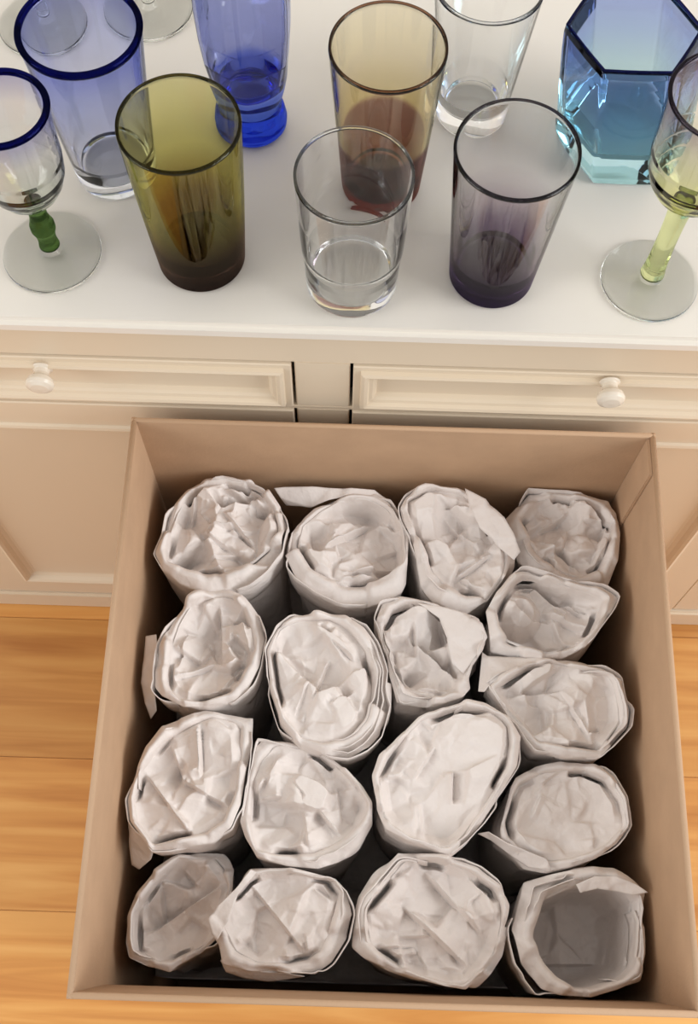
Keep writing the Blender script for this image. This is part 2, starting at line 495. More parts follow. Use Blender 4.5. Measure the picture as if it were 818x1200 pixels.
def wrapped_glass(spec, seed, me_i):
    rng = np.random.default_rng(seed)
    ox, oy, sc = spec['o']
    zr = spec['z']; recess = spec.get('rec', .016)
    if recess < .02: recess = .35 * recess + .002
    L = zr - .232
    mat = spec.get('mat', M_paper); amp = spec.get('amp', 1.0)
    def W(p, z=zr):
        q = at(ox + p[0] / sc, oy + p[1] / sc, z); return (q.x, q.y)
    out = [W(p) for p in spec['out']]; inn = [W(p) for p in spec['inn']]
    c = tuple(np.mean(np.array(inn), 0))
    N = 240
    ang, Ro = poly_radius(out, c, N); _, Ri = poly_radius(inn, c, N)
    lip_min = spec.get('lip', .0035)
    Ri = Ri + .38 * np.maximum(Ro - Ri, 0)
    ca, sa = np.cos(ang), np.sin(ang)
    lim = [(BX1 - TC - .004 - c[0]) / np.maximum(ca, 1e-6), (c[0] - BX0 - TC - .002) / np.maximum(-ca, 1e-6),
           (BY1 - TC - .001 - c[1]) / np.maximum(sa, 1e-6), (c[1] - (BY0 + .006 + TC + .0006)) / np.maximum(-sa, 1e-6)]
    low = np.full(N, 9.0)                     # sleeves below the lip share the room with their neighbours
    for j, (cj, Rj, zj, aj) in enumerate(FOOT):
        if j == me_i: continue
        u = cj - np.array(c); D = np.hypot(*u); u = u / D
        if D > .16: continue
        cu = ca * u[0] + sa * u[1]
        ei = (Ro * cu).max(); ej = (Rj * -(np.cos(aj) * u[0] + np.sin(aj) * u[1])).max()
        over = ei + ej - D + .001
        if over <= 0: continue
        if zr < zj: lim.append(max(D - ej - .001, ei - .0045) / np.maximum(cu, 1e-6))
        low = np.minimum(low, (ei - over / 2) / np.maximum(cu, 1e-6))
    for l in lim: Ro = np.minimum(Ro, l)
    Ri = np.minimum(Ri, Ro - lip_min)
    ca, sa = np.cos(ang), np.sin(ang)
    root = empty('paper_wrapped_glass', (c[0], c[1], zr - L))
    org = Vector(root.location)
    # --- tucked end: paper pushed into the mouth of the glass
    fl = facets(rng, 8, .05, .022 * amp, c); fs = cells(rng, 11, .05, .011 * amp, c); ft = cells(rng, 42, .05, .0030 * amp, c); fp = folds(rng, 5, .0062 * amp, .05, c)
    cr = []
    for seg, A, Wd in spec.get('cr', []):
        p0, p1 = np.array(W(seg[:2])), np.array(W(seg[2:]))
        cr.append((p0, p1, A, Wd))
    def crease(x, y):
        z = np.zeros_like(x)
        for p0, p1, A, Wd in cr:
            e = p1 - p0; ln = np.hypot(*e); e = e / ln
            t = (x - p0[0]) * e[0] + (y - p0[1]) * e[1]
            d = -(x - p0[0]) * e[1] + (y - p0[1]) * e[0]
            m = np.clip((t + .12 * ln) / (.22 * ln), 0, 1) * np.clip((ln * 1.12 - t) / (.22 * ln), 0, 1)
            sd = np.clip(d / .0022 + .5, 0, 1)
            hgt = sd * np.exp(-np.abs(d) / Wd) - .55 * (1 - sd) * np.exp(-np.abs(d) / (Wd * .5))
            z += 1.8 * A * m * hgt
        for lx, ly, lr, A in spec.get('lump', []):
            p0 = W((lx, ly)); p1 = W((lx + lr, ly)); r0 = abs(p1[0] - p0[0])
            d = np.hypot(x - p0[0], y - p0[1]) / r0
            z += A * np.clip((1 - d) * 2.2, 0, 1)
        return z
    gap = sum(rng.normal(0, 1) * np.cos(k * ang + rng.uniform(0, 6.28)) for k in range(1, 7))
    gap = np.clip(gap / np.abs(gap).max() * 2.0 - .3, 0, 1) * spec.get('gap', .021)
    drop = np.clip((Ro - Ri) * .25, .001, .005)
    fall = np.clip((Ro - Ri) * .55, .001, .010)
    nr = 80
    lo, hi = spec.get('smin', 0), 1
    S = np.linspace(0, 1, nr) ** .85
    p = spec.get('p', 4.0)
    rings = []
    for s in S[1:]:
        x = c[0] + Ri * s * ca; y = c[1] + Ri * s * sa
        z = zr - .0025 - (drop * s ** 2 + drop.mean() * (1 - s ** 2)) - recess * (1 - s ** p) - gap * np.clip((s - .86) / .09, 0, 1)
        k = np.clip((1 - s) / .14, 0, 1)
        z = z + k * (fl(x, y) - fl(np.array([c[0]]), np.array([c[1]]))[0] + fs(x, y) + crease(x, y) + fp(x, y)) + np.clip((1 - s) / .05, 0, 1) * ft(x, y)
        z = np.minimum(z, zr + .007 - recess * .2)
        rings.append(np.stack([x, y, z], 1))
    zc = rings[0][:, 2].mean()
    rings[0][:, 2] = .6 * zc + .4 * rings[0][:, 2]
    verts = [(c[0], c[1], zc)]; faces = []
    def add(rs, first_pole=None):
        base = []
        for r in rs:
            i0 = len(verts); verts.extend(map(tuple, r)); base.append(i0)
        if first_pole is not None:
            for k in range(N): faces.append((first_pole, base[0] + k, base[0] + (k + 1) % N))
        for a, b in zip(base, base[1:]):
            for k in range(N):
                k2 = (k + 1) % N
                faces.append((a + k, b + k, b + k2, a + k2))
    # the tuck slips a little under the lip so that no gap opens
    r_in = rings[-1].copy(); r_in[:, 2] -= .003; r_in[:, 0] += .0015 * ca; r_in[:, 1] += .0015 * sa
    add(rings + [r_in], 0)
    vloc = [tuple(np.array(v) - np.array(org)) for v in verts]
    mesh_obj('tucked_paper', vloc, faces, mat, root)
    # --- outer wrap: rolled lip and the sleeve down the side
    verts.clear(); faces.clear()
    wav = sum(rng.normal(0, 1) * np.cos(k * ang + rng.uniform(0, 6.28)) / k for k in range(2, 9))
    wav = .0022 * wav / (np.abs(wav).max() + 1e-9)
    jag = cells(rng, 46, .07, .0072, c)
    rs = []
    for s, dz in ((-.10, -.010), (0, -.0024), (.03, -.0010), (.2, .0008), (.38, .0016), (.6, .0014), (.8, .0010), (.95, .0008), (1.0, .0000)):
        R = Ri + (Ro - Ri) * s
        if s < 0: R = Ri - .0012
        x = c[0] + R * ca; y = c[1] + R * sa
        z = zr + dz - drop * np.clip(1 - max(s, 0) * 2.5, 0, 1) - fall * np.clip((s - .35) / .65, 0, 1) + wav + (jag(x, y) if s >= 0 else -.004)
        rs.append(np.stack([x, y, z + 0 * x], 1))
    Rm = float(Ro.mean()); cb = np.array([np.mean(c[0] + Ro * ca), np.mean(c[1] + Ro * sa)])
    sleeve = cells(rng, 90, .14, .0032, (.13, .07))
    for t in (.03, .08, .15, .24, .34, .46, .6, .75, .9, 1.0):
        blend = min(1, t * 1.1)
        R = Ro * (1 - blend) + np.minimum(Ro, Rm * 1.0) * blend
        R = R * (1 - spec.get('taper', .04) * t - .012 * min(1, t / .12)) + sleeve(ang * .045 * 1.0, np.full(N, t * L))
        if t > .1: R = np.minimum(R, low)
        for l in lim[:4]: R = np.minimum(R, l - .0004)
        x = c[0] + R * ca; y = c[1] + R * sa
        rs.append(np.stack([x, y, (zr + .0004 - fall * (1 - t)) * (1 - t) + (zr - L) * t], 1))
    add(rs)
    nb = len(verts); last = nb - N
    verts.append((c[0], c[1], zr - L))
    for k in range(N): faces.append((last + k, nb, last + (k + 1) % N))
    vloc = [tuple(np.array(v) - np.array(org)) for v in verts]
    ow = mesh_obj('outer_wrap', vloc, faces, mat, root)
    # --- loose sheet edges: partial extra layers round the lip
    for (a0, a1, off, dz, hgt) in spec.get('lay', []):
        A = np.radians(np.linspace(a0, a1, 40))
        idx = (A / (2 * np.pi) * N) % N
        i0 = np.floor(idx).astype(int) % N; fr = idx - np.floor(idx)
        def interp(R): return R[i0] * (1 - fr) + R[(i0 + 1) % N] * fr
        ro, ri = np.minimum(interp(Ro), np.minimum.reduce([interp(np.minimum(l, 9)) for l in lim]) - max(off, 0) - .002), interp(Ri)
        R = ro + off if off > 0 else ri + (ro - ri) * (-off)
        wob = cells(rng, 20, .07, .0014, c)
        vv, ff = [], []
        tt = np.linspace(0, 1, 40)
        end = np.clip(np.minimum(tt, 1 - tt) / .18, 0, 1)
        M = 5
        wl = np.minimum.reduce([interp(np.minimum(l, 9)) for l in lim[:4]]) - .001
        for j in range(M):
            q = j / (M - 1)
            x = c[0] + R * np.cos(A); y = c[1] + R * np.sin(A)
            rr = R * (1 - .04 * q) + wob(x, y) * (1 - q * .4) - (1 - end) * .003
            rr = np.minimum(rr, wl)
            x = c[0] + rr * np.cos(A); y = c[1] + rr * np.sin(A)
            z = zr + dz * end - .006 * (1 - end) + wob(y, x) * (1 - q) - hgt * q
            vv.extend(zip(x - org.x, y - org.y, z - org.z))
        for j in range(M - 1):
            for k in range(39):
                a = j * 40 + k; ff.append((a, a + 1, a + 41, a + 40))
        o = mesh_obj('paper_edge', vv, ff, mat, root)
        sm = o.modifiers.new('thickness', 'SOLIDIFY'); sm.thickness = .0008; sm.offset = 0
    for k, fp in enumerate(spec.get('flap', [])):
        P = []
        for q in fp:
            z = zr + q[2]; w3 = at(ox + q[0] / sc, oy + q[1] / sc, z); P.append(w3)
        crumple_sheet(P, 'paper_flap', mat, root, org, rng, amp=.0012)
    tag(root, spec['label'], 'paper bundle', 'paper wrapped glasses packed in the box')
    return root

S4, S5 = 4.544, 4.09
Z0 = .476
BUNDLES = [
 dict(o=(170, 540, S4), z=Z0 + .008, rec=.014, amp=1.25,
  out=[(50,490),(100,390),(130,260),(210,160),(320,85),(420,75),(560,95),(650,140),(720,230),(745,350),(720,480),(640,575),(540,650),(450,682),(300,685),(180,640),(90,570)],
  inn=[(140,520),(150,380),(225,215),(330,150),(430,130),(560,175),(660,250),(690,370),(610,440),(520,490),(420,522),(250,535)],
  cr=[((430,290,560,420),.006,.006),((300,370,430,440),.006,.004),((240,300,280,170),.005,.005),((430,150,640,240),.005,.005),((330,500,520,470),.004,.005),((380,280,430,180),.005,.006)],
  lay=[(-75,25,.002,.0005,.05),(150,230,.0015,-.001,.04),(20,120,-.55,.003,.012)],
  label='heavily crumpled paper bundle in the box corner at the cabinet, beside the joint-free side wall'),
 dict(o=(320, 550, S4), z=Z0 - .002, rec=.017,
  out=[(55,430),(75,360),(130,280),(220,195),(330,150),(400,130),(540,120),(620,170),(660,240),(710,330),(745,430),(740,540),(690,640),(600,690),(480,715),(360,705),(230,650),(120,570)],
  inn=[(190,420),(180,300),(290,220),(380,160),(480,160),(600,220),(670,320),(690,390),(660,490),(540,510),(420,540),(260,500)],
  cr=[((290,400,510,250),.006,.009),((660,480,400,540),-.006,.006),((300,620,420,560),.004,.006),((220,490,190,300),.004,.004),((560,430,670,380),.003,.006)],
  lay=[(170,280,.002,-.001,.05),(-40,70,.0025,.001,.05),(-60,60,-.4,.004,.014)],
  flap=[[(5,95,-.004),(60,92,-.004),(300,98,-.003),(540,105,-.001),(620,165,-.004),(540,170,-.004),(400,140,-.004),(300,160,-.006),(200,205,-.018),(70,190,-.022),(40,150,-.012)]],
  label='round paper bundle with a flat paper strip folded behind it along the cabinet-side wall'),
 dict(o=(450, 550, S4), z=Z0 + .006, rec=.015, p=3, amp=.8,
  out=[(85,200),(120,140),(220,80),(330,90),(430,100),(540,170),(640,260),(690,350),(690,460),(650,560),(560,680),(450,750),(380,740),(270,690),(200,600),(175,480),(150,370),(100,270)],
  inn=[(140,180),(280,120),(400,140),(470,200),(530,300),(590,380),(620,480),(620,580),(540,660),(420,590),(300,490),(200,350)],
  cr=[((400,560,560,450),.006,.006),((340,190,440,200),-.006,.006),((330,240,430,330),.003,.009),((420,570,540,660),.005,.005)],
  lay=[(100,200,.002,.0,.05),(180,270,-.5,.003,.012)],
  flap=[[(430,100,.004),(540,165,.007),(640,255,.008),(690,340,.009),(728,435,.007),(692,482,.004),(600,400,.002),(510,315,.003),(460,215,.003)]],
  label='tall narrow paper bundle with one long smooth flap folded across its opening'),
 dict(o=(560, 560, S4), z=Z0 - .008, rec=.013, amp=.9,
  out=[(150,200),(200,150),(280,65),(420,65),(560,85),(700,115),(745,180),(755,300),(745,440),(705,560),(560,590),(430,570),(300,500),(220,420),(180,300)],
  inn=[(270,220),(340,150),(430,110),(560,140),(650,230),(700,240),(665,330),(620,430),(540,475),(430,420),(350,330)],
  cr=[((620,430,695,230),-.006,.006),((350,250,480,180),.005,.006),((540,470,350,320),.005,.008),((580,220,700,235),.004,.005)],
  lay=[(60,150,.002,.0,.04),(-60,40,-.5,.003,.012),(160,260,-.5,.002,.012)],
  label='squarish paper bundle in the box corner beside the glued joint'),
 dict(o=(550, 640, S5), z=Z0 + .008, rec=.030, p=6, amp=.8,
  out=[(80,310),(130,220),(210,130),(290,105),(430,150),(560,180),(640,190),(722,240),(680,320),(600,430),(560,480),(470,520),(350,530),(200,510),(110,490),(95,400)],
  inn=[(170,290),(210,200),(270,150),(400,175),(520,220),(590,250),(600,330),(580,400),(500,450),(380,490),(270,430),(180,370)],
  cr=[((390,290,570,370),.006,.008),((400,190,570,300),.004,.006),((240,400,370,490),.003,.005)],
  lay=[(-60,60,.001,.0015,.05),(40,140,.002,.001,.05),(-50,30,-.35,.003,.02)],
  lump=[(265,300,105,.020)],
  label='gaping paper bundle with a white inner fold and a pointed lip'),
 dict(o=(150, 670, S4), z=Z0 + .008, rec=.020, amp=.9,
  out=[(140,520),(160,380),(240,240),(330,130),(390,60),(520,70),(620,120),(700,220),(725,350),(700,500),(640,620),(560,690),(420,710),(300,720),(180,660),(140,610)],
  inn=[(260,480),(290,300),(340,190),(440,170),(540,160),(600,220),(610,310),(650,410),(590,500),(540,600),(420,670),(280,660),(240,570)],
  cr=[((480,180,490,430),.008,.008),((650,420,560,320),-.005,.005),((250,560,440,480),.005,.006),((300,310,270,480),.004,.004),((520,600,600,500),.004,.005)],
  lay=[(140,240,.002,-.001,.05),(-70,40,.002,.0005,.05)],
  flap=[[(95,345,-.012),(150,335,-.006),(158,480,-.008),(140,620,-.010),(150,740,-.03),(120,785,-.04),(90,700,-.03),(68,590,-.02)]],
  label='oval paper bundle with a torn sheet edge standing up beside the joint-free side wall'),
 dict(o=(290, 710, S4), z=Z0 + .012, rec=.010, p=3, amp=.8,
  out=[(100,230),(160,110),(250,50),(380,35),(520,45),(620,110),(690,200),(750,340),(740,520),(705,680),(640,750),(540,800),(420,790),(280,730),(180,620),(120,420),(110,300)],
  inn=[(140,260),(180,120),(300,90),(430,90),(520,150),(590,260),(615,400),(585,540),(510,640),(400,685),(280,660),(200,560),(150,420)],
  cr=[((350,480,430,290),.004,.010),((450,520,560,460),-.004,.008),((380,110,440,150),-.007,.005),((460,190,560,280),.006,.004),((260,560,320,420),.003,.01)],
  lay=[(-80,50,-.25,.004,.016),(-85,35,-.5,.0035,.016),(-95,60,-.75,.003,.02),(-90,80,.002,.0,.05),(100,200,.0015,.0005,.05),(190,250,.004,-.006,.05)],
  label='large paper bundle whose lip shows many thin stacked paper edges'),
 dict(o=(420, 680, S4), z=Z0 + .002, rec=.015, amp=.9,
  out=[(95,220),(130,110),(230,70),(320,75),(420,130),(570,170),(650,210),(690,290),(660,380),(610,450),(590,520),(600,570),(560,620),(420,670),(300,660),(200,640),(165,500),(150,380),(110,300)],
  inn=[(160,240),(210,170),(300,140),(420,170),(590,220),(630,320),(560,470),(490,500),(500,550),(440,600),(330,570),(220,470),(160,360)],
  cr=[((310,330,520,500),-.008,.007),((520,480,440,190),-.005,.008),((550,300,630,220),.004,.006),((310,370,300,230),-.006,.005),((330,575,480,590),.004,.005)],
  lay=[(110,260,.002,.0,.05),(150,280,-.5,.003,.012)],
  flap=[[(310,120,.003),(430,135,.006),(570,175,.006),(660,230,.006),(690,300,.005),(640,380,.004),(560,495,.004),(500,440,.008),(470,300,.007),(430,200,.006)]],
  label='paper bundle closed by a broad smooth triangular fold'),
 dict(o=(560, 740, S5), z=Z0 + .010, rec=.017, amp=.7,
  out=[(30,270),(120,200),(240,140),(330,125),(430,145),(600,180),(690,230),(735,370),(730,450),(640,550),(590,600),(420,600),(280,560),(200,460),(100,370)],
  inn=[(110,270),(250,180),(380,150),(500,170),(620,210),(640,320),(650,410),(570,550),(430,520),(300,500),(190,390)],
  cr=[((230,270,390,170),.005,.010),((160,300,390,270),-.004,.008),((420,290,530,500),.004,.009),((540,480,590,470),-.005,.004)],
  lay=[(140,260,.002,.0,.05),(-70,60,-.45,.0035,.016),(-70,70,.0015,.0005,.05)],
  flap=[[(0,290,-.012),(20,100,-.016),(45,120,-.014),(240,125,-.010),(330,128,-.006),(250,160,-.004),(130,205,-.003),(60,250,-.003),(28,290,-.006)]],
  label='wide diamond shaped paper bundle with crisp straight folds'),
 dict(o=(130, 820, S4), z=Z0 + .006, rec=.014, amp=.55,
  out=[(85,530),(120,420),(190,240),(270,130),(400,80),(500,45),(640,40),(755,75),(745,230),(710,420),(690,560),(640,680),(540,760),(380,790),(220,802),(160,720),(100,640)],
  inn=[(150,640),(150,450),(200,360),(300,260),(430,170),(520,120),(620,160),(650,300),(640,470),(570,620),(420,690),(230,750),(165,690)],
  cr=[((190,410,410,700),.0045,.009),((320,250,380,430),.005,.012),((380,430,600,560),.005,.012),((470,140,480,390),-.008,.008),((540,90,630,150),-.005,.004)],
  lay=[(95,190,-.5,.003,.012),(180,280,.0015,-.001,.05),(-60,40,.002,.0,.05)],
  flap=[[(88,540,-.004),(110,640,-.004),(165,720,-.004),(225,800,-.012),(210,850,-.03),(150,905,-.05),(110,880,-.05),(95,760,-.03)]],
  label='tall oval paper bundle with two long diagonal creases and a white tail hanging down'),
 dict(o=(270, 850, S4), z=Z0 + .002, rec=.011, amp=.75,
  out=[(50,510),(90,290),(120,120),(190,45),(270,50),(340,90),(480,120),(590,210),(700,320),(755,410),(755,520),(680,640),(580,720),(470,760),(300,745),(140,700),(80,600)],
  inn=[(140,600),(130,330),(190,230),(270,140),(420,140),(540,220),(640,300),(730,430),(650,520),(540,570),(420,630),(260,660),(150,650)],
  cr=[((350,310,560,560),.005,.010),((390,470,410,630),.004,.008),((570,340,590,500),-.004,.007),((140,390,260,380),.006,.006),((250,160,190,320),.004,.005)],
  lay=[(100,210,.002,.0005,.05),(-100,0,-.5,.0025,.012)],
  label='rounded triangular paper bundle with a long diagonal crease next to the stacked-edge bundle'),
 dict(o=(420, 810, S5), z=Z0 + .016, rec=-.006, p=2, amp=.55,
  out=[(65,400),(100,300),(200,210),(290,120),(420,70),(520,40),(620,50),(720,110),(780,220),(760,360),(690,480),(600,620),(520,720),(440,790),(360,750),(240,720),(130,660),(90,560)],
  inn=[(120,400),(180,280),(310,150),(460,90),(620,110),(700,180),(680,360),(600,510),(480,680),(400,730),(250,690),(140,580)],
  cr=[((455,390,455,520),-.006,.006),((460,130,640,110),.004,.008),((280,400,360,280),.004,.014),((300,140,350,180),.003,.006)],
  lay=[(-90,20,-.4,.0045,.016),(-85,30,.0015,.001,.05),(30,80,-.5,.004,.012)],
  label='biggest paper bundle, egg shaped and smooth with its top bulging up'),
 dict(o=(560, 870, S5), z=Z0 - .002, rec=.009, p=5, amp=.35,
  out=[(100,330),(180,170),(280,110),(400,85),(560,95),(650,150),(715,260),(732,400),(660,490),(560,560),(450,595),(350,612),(240,590),(180,530),(110,460)],
  inn=[(150,330),(210,210),(340,170),(500,150),(600,190),(670,290),(680,400),(590,490),(450,530),(320,530),(220,490),(160,400)],
  cr=[((320,190,400,130),.004,.005),((500,155,600,165),.003,.004),((300,250,260,350),.002,.012)],
  lay=[(-110,60,-.6,.0045,.02),(-60,70,.0015,.001,.05)],
  flap=[[(0,440,-.002),(50,432,.002),(140,485,.003),(235,522,.003),(330,560,.003),(350,612,-.002),(240,600,-.006),(150,540,-.010),(60,470,-.008)]],
  label='flat topped round paper bundle with an almost smooth end and a curling lip'),
 dict(o=(130, 980, S4), z=Z0 - .032, rec=.022, amp=.6,
  out=[(75,560),(90,420),(140,300),(230,180),(330,110),(430,70),(560,70),(640,150),(680,240),(640,330),(600,420),(570,540),(480,620),(350,690),(310,725),(200,690),(90,640)],
  inn=[(150,600),(140,400),(250,260),(390,110),(500,110),(560,200),(590,290),(570,430),(520,550),(400,600),(270,640),(180,600)],
  cr=[((210,490,580,260),-.009,.010),((250,250,255,440),-.005,.006),((380,180,450,260),.004,.006)],
  lay=[(120,240,-.45,.003,.02),(-60,40,.002,.0,.05)],
  label='paper bundle sunk lowest in the box, with a flat slanting inner fold'),
 dict(o=(230, 990, S5), z=Z0 - .002, rec=.013, amp=.6,
  out=[(60,360),(100,300),(180,220),(260,120),(350,110),(500,110),(640,130),(720,220),(745,330),(720,450),(650,560),(570,620),(420,612),(250,605),(120,570),(105,470),(80,430)],
  inn=[(160,370),(160,290),(230,190),(350,140),(500,130),(620,170),(660,240),(600,340),(560,480),(440,545),(300,530),(200,440)],
  cr=[((280,220,520,520),.0045,.011),((520,430,530,510),.004,.004),((570,210,640,260),-.006,.004),((200,450,290,530),-.004,.005)],
  lay=[(-20,80,-.5,.0035,.014),(-90,30,.0015,.0,.05)],
  flap=[[(55,360,.001),(100,295,.003),(190,210,.004),(262,118,.004),(290,130,.003),(200,240,.002),(155,360,.002),(100,460,-.002),(75,430,-.002)],
        [(115,555,-.012),(250,600,-.008),(420,615,-.012),(520,632,-.02),(420,648,-.026),(345,658,-.028),(230,640,-.024),(140,610,-.02)]],
  label='paper bundle beside the lowest sunk one, with a folded ear and one straight diagonal crease'),
 dict(o=(400, 980, S5), z=Z0 + .002, rec=.016, amp=.9,
  out=[(55,470),(70,380),(100,290),(170,190),(300,50),(420,80),(520,100),(660,150),(760,230),(810,330),(790,420),(755,560),(700,640),(600,735),(500,720),(380,690),(250,645),(110,585),(50,530)],
  inn=[(140,350),(220,270),(320,150),(440,120),(600,180),(720,260),(750,380),(735,550),(640,660),(560,700),(430,680),(300,610),(210,520)],
  cr=[((310,350,590,610),.006,.010),((430,190,650,440),.007,.012),((270,480,410,480),.004,.006),((240,580,360,560),.004,.005),((620,200,720,300),-.005,.005)],
  lay=[(110,200,-.35,.0035,.014),(100,200,-.65,.0035,.014),(20,110,.002,.001,.05)],
  label='paper bundle with deep rippling folds between the folded-ear bundle and the hollow one'),
 dict(o=(570, 1000, S5), z=Z0 + .002, rec=.115, p=12, amp=.35,  lip=.006,
  out=[(130,360),(160,250),(190,130),(300,100),(400,80),(520,60),(620,65),(720,130),(772,190),(760,300),(765,480),(745,600),(640,650),(500,690),(350,680),(270,650),(170,520)],
  inn=[(285,400),(340,270),(420,200),(520,170),(640,185),(695,250),(712,380),(685,500),(630,600),(540,650),(430,620),(330,500)],
  cr=[((330,520,660,520),.004,.010)],
  lay=[(-75,30,-.3,.002,.03),(-70,50,-.65,.003,.03),(170,250,.006,-.004,.06),(95,170,-.4,.004,.03),(100,175,-.7,.0045,.03)],
  flap=[[(430,150,.004),(520,110,.006),(620,110,.006),(720,150,.006),(774,188,.006),(700,200,.004),(640,185,.003),(530,170,.002),(450,190,.002)]],
  label='hollow paper bundle with an open round mouth'),
]
FOOT.extend(footprint(s) for s in BUNDLES)
for i, s in enumerate(BUNDLES):
    wrapped_glass(s, 100 + i, i)

# crumpled paper that fills the box below the bundles
rng = np.random.default_rng(9)
nx, ny = 90, 90
gx = np.linspace(BX0 + TC + .004, BX1 - TC - .005, nx); gy = np.linspace(BY0 + .02, BY1 - TC - .002, ny)
GX, GY = np.meshgrid(gx, gy)
GZ = .224 + cells(rng, 120, .24, .012, (.035, .22))(GX, GY)
GZ = np.clip(GZ, .205, .2318)
V = [(x - bl.x, y - bl.y, z - .0055) for x, y, z in zip(GX.ravel(), GY.ravel(), GZ.ravel())]
Fc = [(j * nx + k, j * nx + k + 1, (j + 1) * nx + k + 1, (j + 1) * nx + k) for j in range(ny - 1) for k in range(nx - 1)]
n0 = len(V)
border = [k for k in range(nx)] + [j * nx + nx - 1 for j in range(1, ny)] + [(ny - 1) * nx + k for k in range(nx - 2, -1, -1)] + [j * nx for j in range(ny - 2, 0, -1)]
for b in border: V.append((V[b][0], V[b][1], 0))
nbd = len(border)
for k in range(nbd):
    k2 = (k + 1) % nbd
    Fc.append((border[k2], border[k], n0 + k, n0 + k2))
Fc.append(tuple(n0 + k for k in range(nbd))[::-1])
pk = mesh_obj('packing_paper', V, Fc, M_paper, None, True, (bl.x, bl.y, .0055))
tag(pk, 'crumpled packing paper stuffed under and between the bundles in the box', 'packing paper', kind='stuff')

# ------------------------------------------------------------------ glassware
def tumbler_profile(r0, r1, h, t=.0022, base=.012, flare=0.0, inner_base_r=None):
    """solid of revolution: outside up, rounded rim, inside down to a thick base"""
    P = [(0, 0.0008), (r0 * .8, 0), (r0 * .95, .0004), (r0, .003)]
    for k in range(1, 9):
        q = k / 8; P.append((r0 + (r1 - r0) * (q + flare * q * (1 - q)), .003 + (h - .0045) * q))
    P += [(r1 - t * .15, h - .0004), (r1 - t * .5, h), (r1 - t * .85, h - .0004)]
    ib = inner_base_r or r0 - t * 1.6
    for k in range(8, 0, -1):
        q = k / 8
        z = base + .004 + (h - .002 - base - .004) * q
        qq = (z - .003) / (h - .0045)
        P.append((r0 + (r1 - r0) * (qq + flare * qq * (1 - qq)) - t * (1 + .6 * (1 - q)), z))
    P += [(ib * .97, base + .003), (ib * .85, base + .0006), (ib * .5, base), (0, base)]
    return P
def rim_ring(r, z, t, mat, parent, nfac=0, fac=0):
    n = 10
    z = z + t * .55
    return lathe('rim', [(r + t * math.cos(2 * math.pi * k / n), z + t * math.sin(2 * math.pi * k / n)) for k in range(n + 1)], mat, parent, n=96, nfac=nfac, fac=fac)

def base_at(px, py): 
    q = at(px, py, HC); return Vector((q.x, q.y, HC + .0002))
CLEAR = (.985, .99, .99)

# olive tumbler
o = empty('tumbler', base_at(237, 302))
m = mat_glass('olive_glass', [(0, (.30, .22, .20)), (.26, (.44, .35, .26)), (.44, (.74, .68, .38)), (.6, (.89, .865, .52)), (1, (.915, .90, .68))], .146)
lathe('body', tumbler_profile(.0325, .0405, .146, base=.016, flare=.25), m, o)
rim_ring(.0394, .1462, .0008, mat_glass('olive_rim', [(0, (.32, .29, .16))], 1), o)  # optical darkening of the glass edge is put into this tint
tag(o, 'olive green glass tumbler with a dark brown base', 'tumbler')
# smoke tumbler
o = empty('tumbler', base_at(575, 322))
m = mat_glass('smoke_glass', [(0, (.30, .25, .38)), (.14, (.42, .36, .48)), (.34, (.74, .70, .74)), (.6, (.94, .93, .935)), (1, (.975, .975, .975))], .140)
lathe('body', tumbler_profile(.0315, .0412, .140, base=.014), m, o)
rim_ring(.0401, .1402, .0008, mat_glass('smoke_rim', [(0, (.30, .28, .30))], 1), o)  # dark look of light bent through the edge, painted in as rim tint
tag(o, 'smoky grey glass tumbler shading to purple at its base', 'tumbler')
# amber tumbler
o = empty('tumbler', base_at(446, 216))
m = mat_glass('amber_glass', [(0, (.62, .34, .28)), (.12, (.52, .36, .34)), (.40, (.60, .46, .44)), (.44, (.95, .89, .70)), (.7, (.978, .94, .82)), (1, (.98, .955, .87))], .142)
lathe('body', tumbler_profile(.0305, .0402, .142, base=.010), m, o)
rim_ring(.0391, .1422, .0008, mat_glass('amber_rim', [(0, (.52, .38, .30))], 1), o)  # rim tint stands in for light lost along the glass edge
tag(o, 'amber glass tumbler shading to plum brown below, behind the short clear tumbler', 'tumbler')
# short clear tumbler with a ledge
o = empty('tumbler', base_at(412, 330))
m = mat_glass('clear_glass', [(0, (.992, .995, .995))], 1, ior=1.36)
H1 = .122; P = [(0, .001), (.028, 0), (.0325, .0012), (.034, .004), (.0352, .040), (.0362, .044), (.0366, .048), (.0396, H1 - .002), (.0393, H1 - .0003), (.0386, H1), (.0379, H1 - .0005),
     (.0366, .085), (.0345, .050), (.0335, .044), (.0322, .030), (.0312, .017), (.029, .0145), (.02, .0135), (0, .0132)]
lathe('body', P, m, o)
rim_ring(.0387, H1 + .0002, .001, mat_glass('clear_rim', [(0, (.95, .96, .96))], 1), o)
tag(o, 'short clear glass tumbler with a ledge round its lower third', 'tumbler')
# tall clear tumbler behind
o = empty('tumbler', base_at(551, 133))
lathe('body', tumbler_profile(.0275, .039, .130, base=.016, inner_base_r=.022), m, o)
rim_ring(.0381, .1302, .001, mat_glass('clear_rim_b', [(0, (.95, .96, .97))], 1), o)
tag(o, 'colourless glass tumbler standing behind the amber and smoky ones', 'tumbler')
# blue tinted tumbler with cobalt rim
o = empty('tumbler', base_at(136, 200))
m = mat_glass('pale_blue_glass', [(0, (.97, .98, .99)), (.25, (.93, .94, .98)), (.6, (.80, .83, .97)), (.85, (.72, .76, .95)), (1, (.62, .66, .92))], .142)
lathe('body', tumbler_profile(.030, .0418, .142, t=.0026, base=.013), m, o)
M_cobalt_rim = mat_glass('cobalt_rim', [(0, (.06, .07, .32))], 1)
rim_ring(.0405, .1425, .0024, M_cobalt_rim, o)
tag(o, 'pale blue glass tumbler with a thick cobalt rim', 'tumbler')
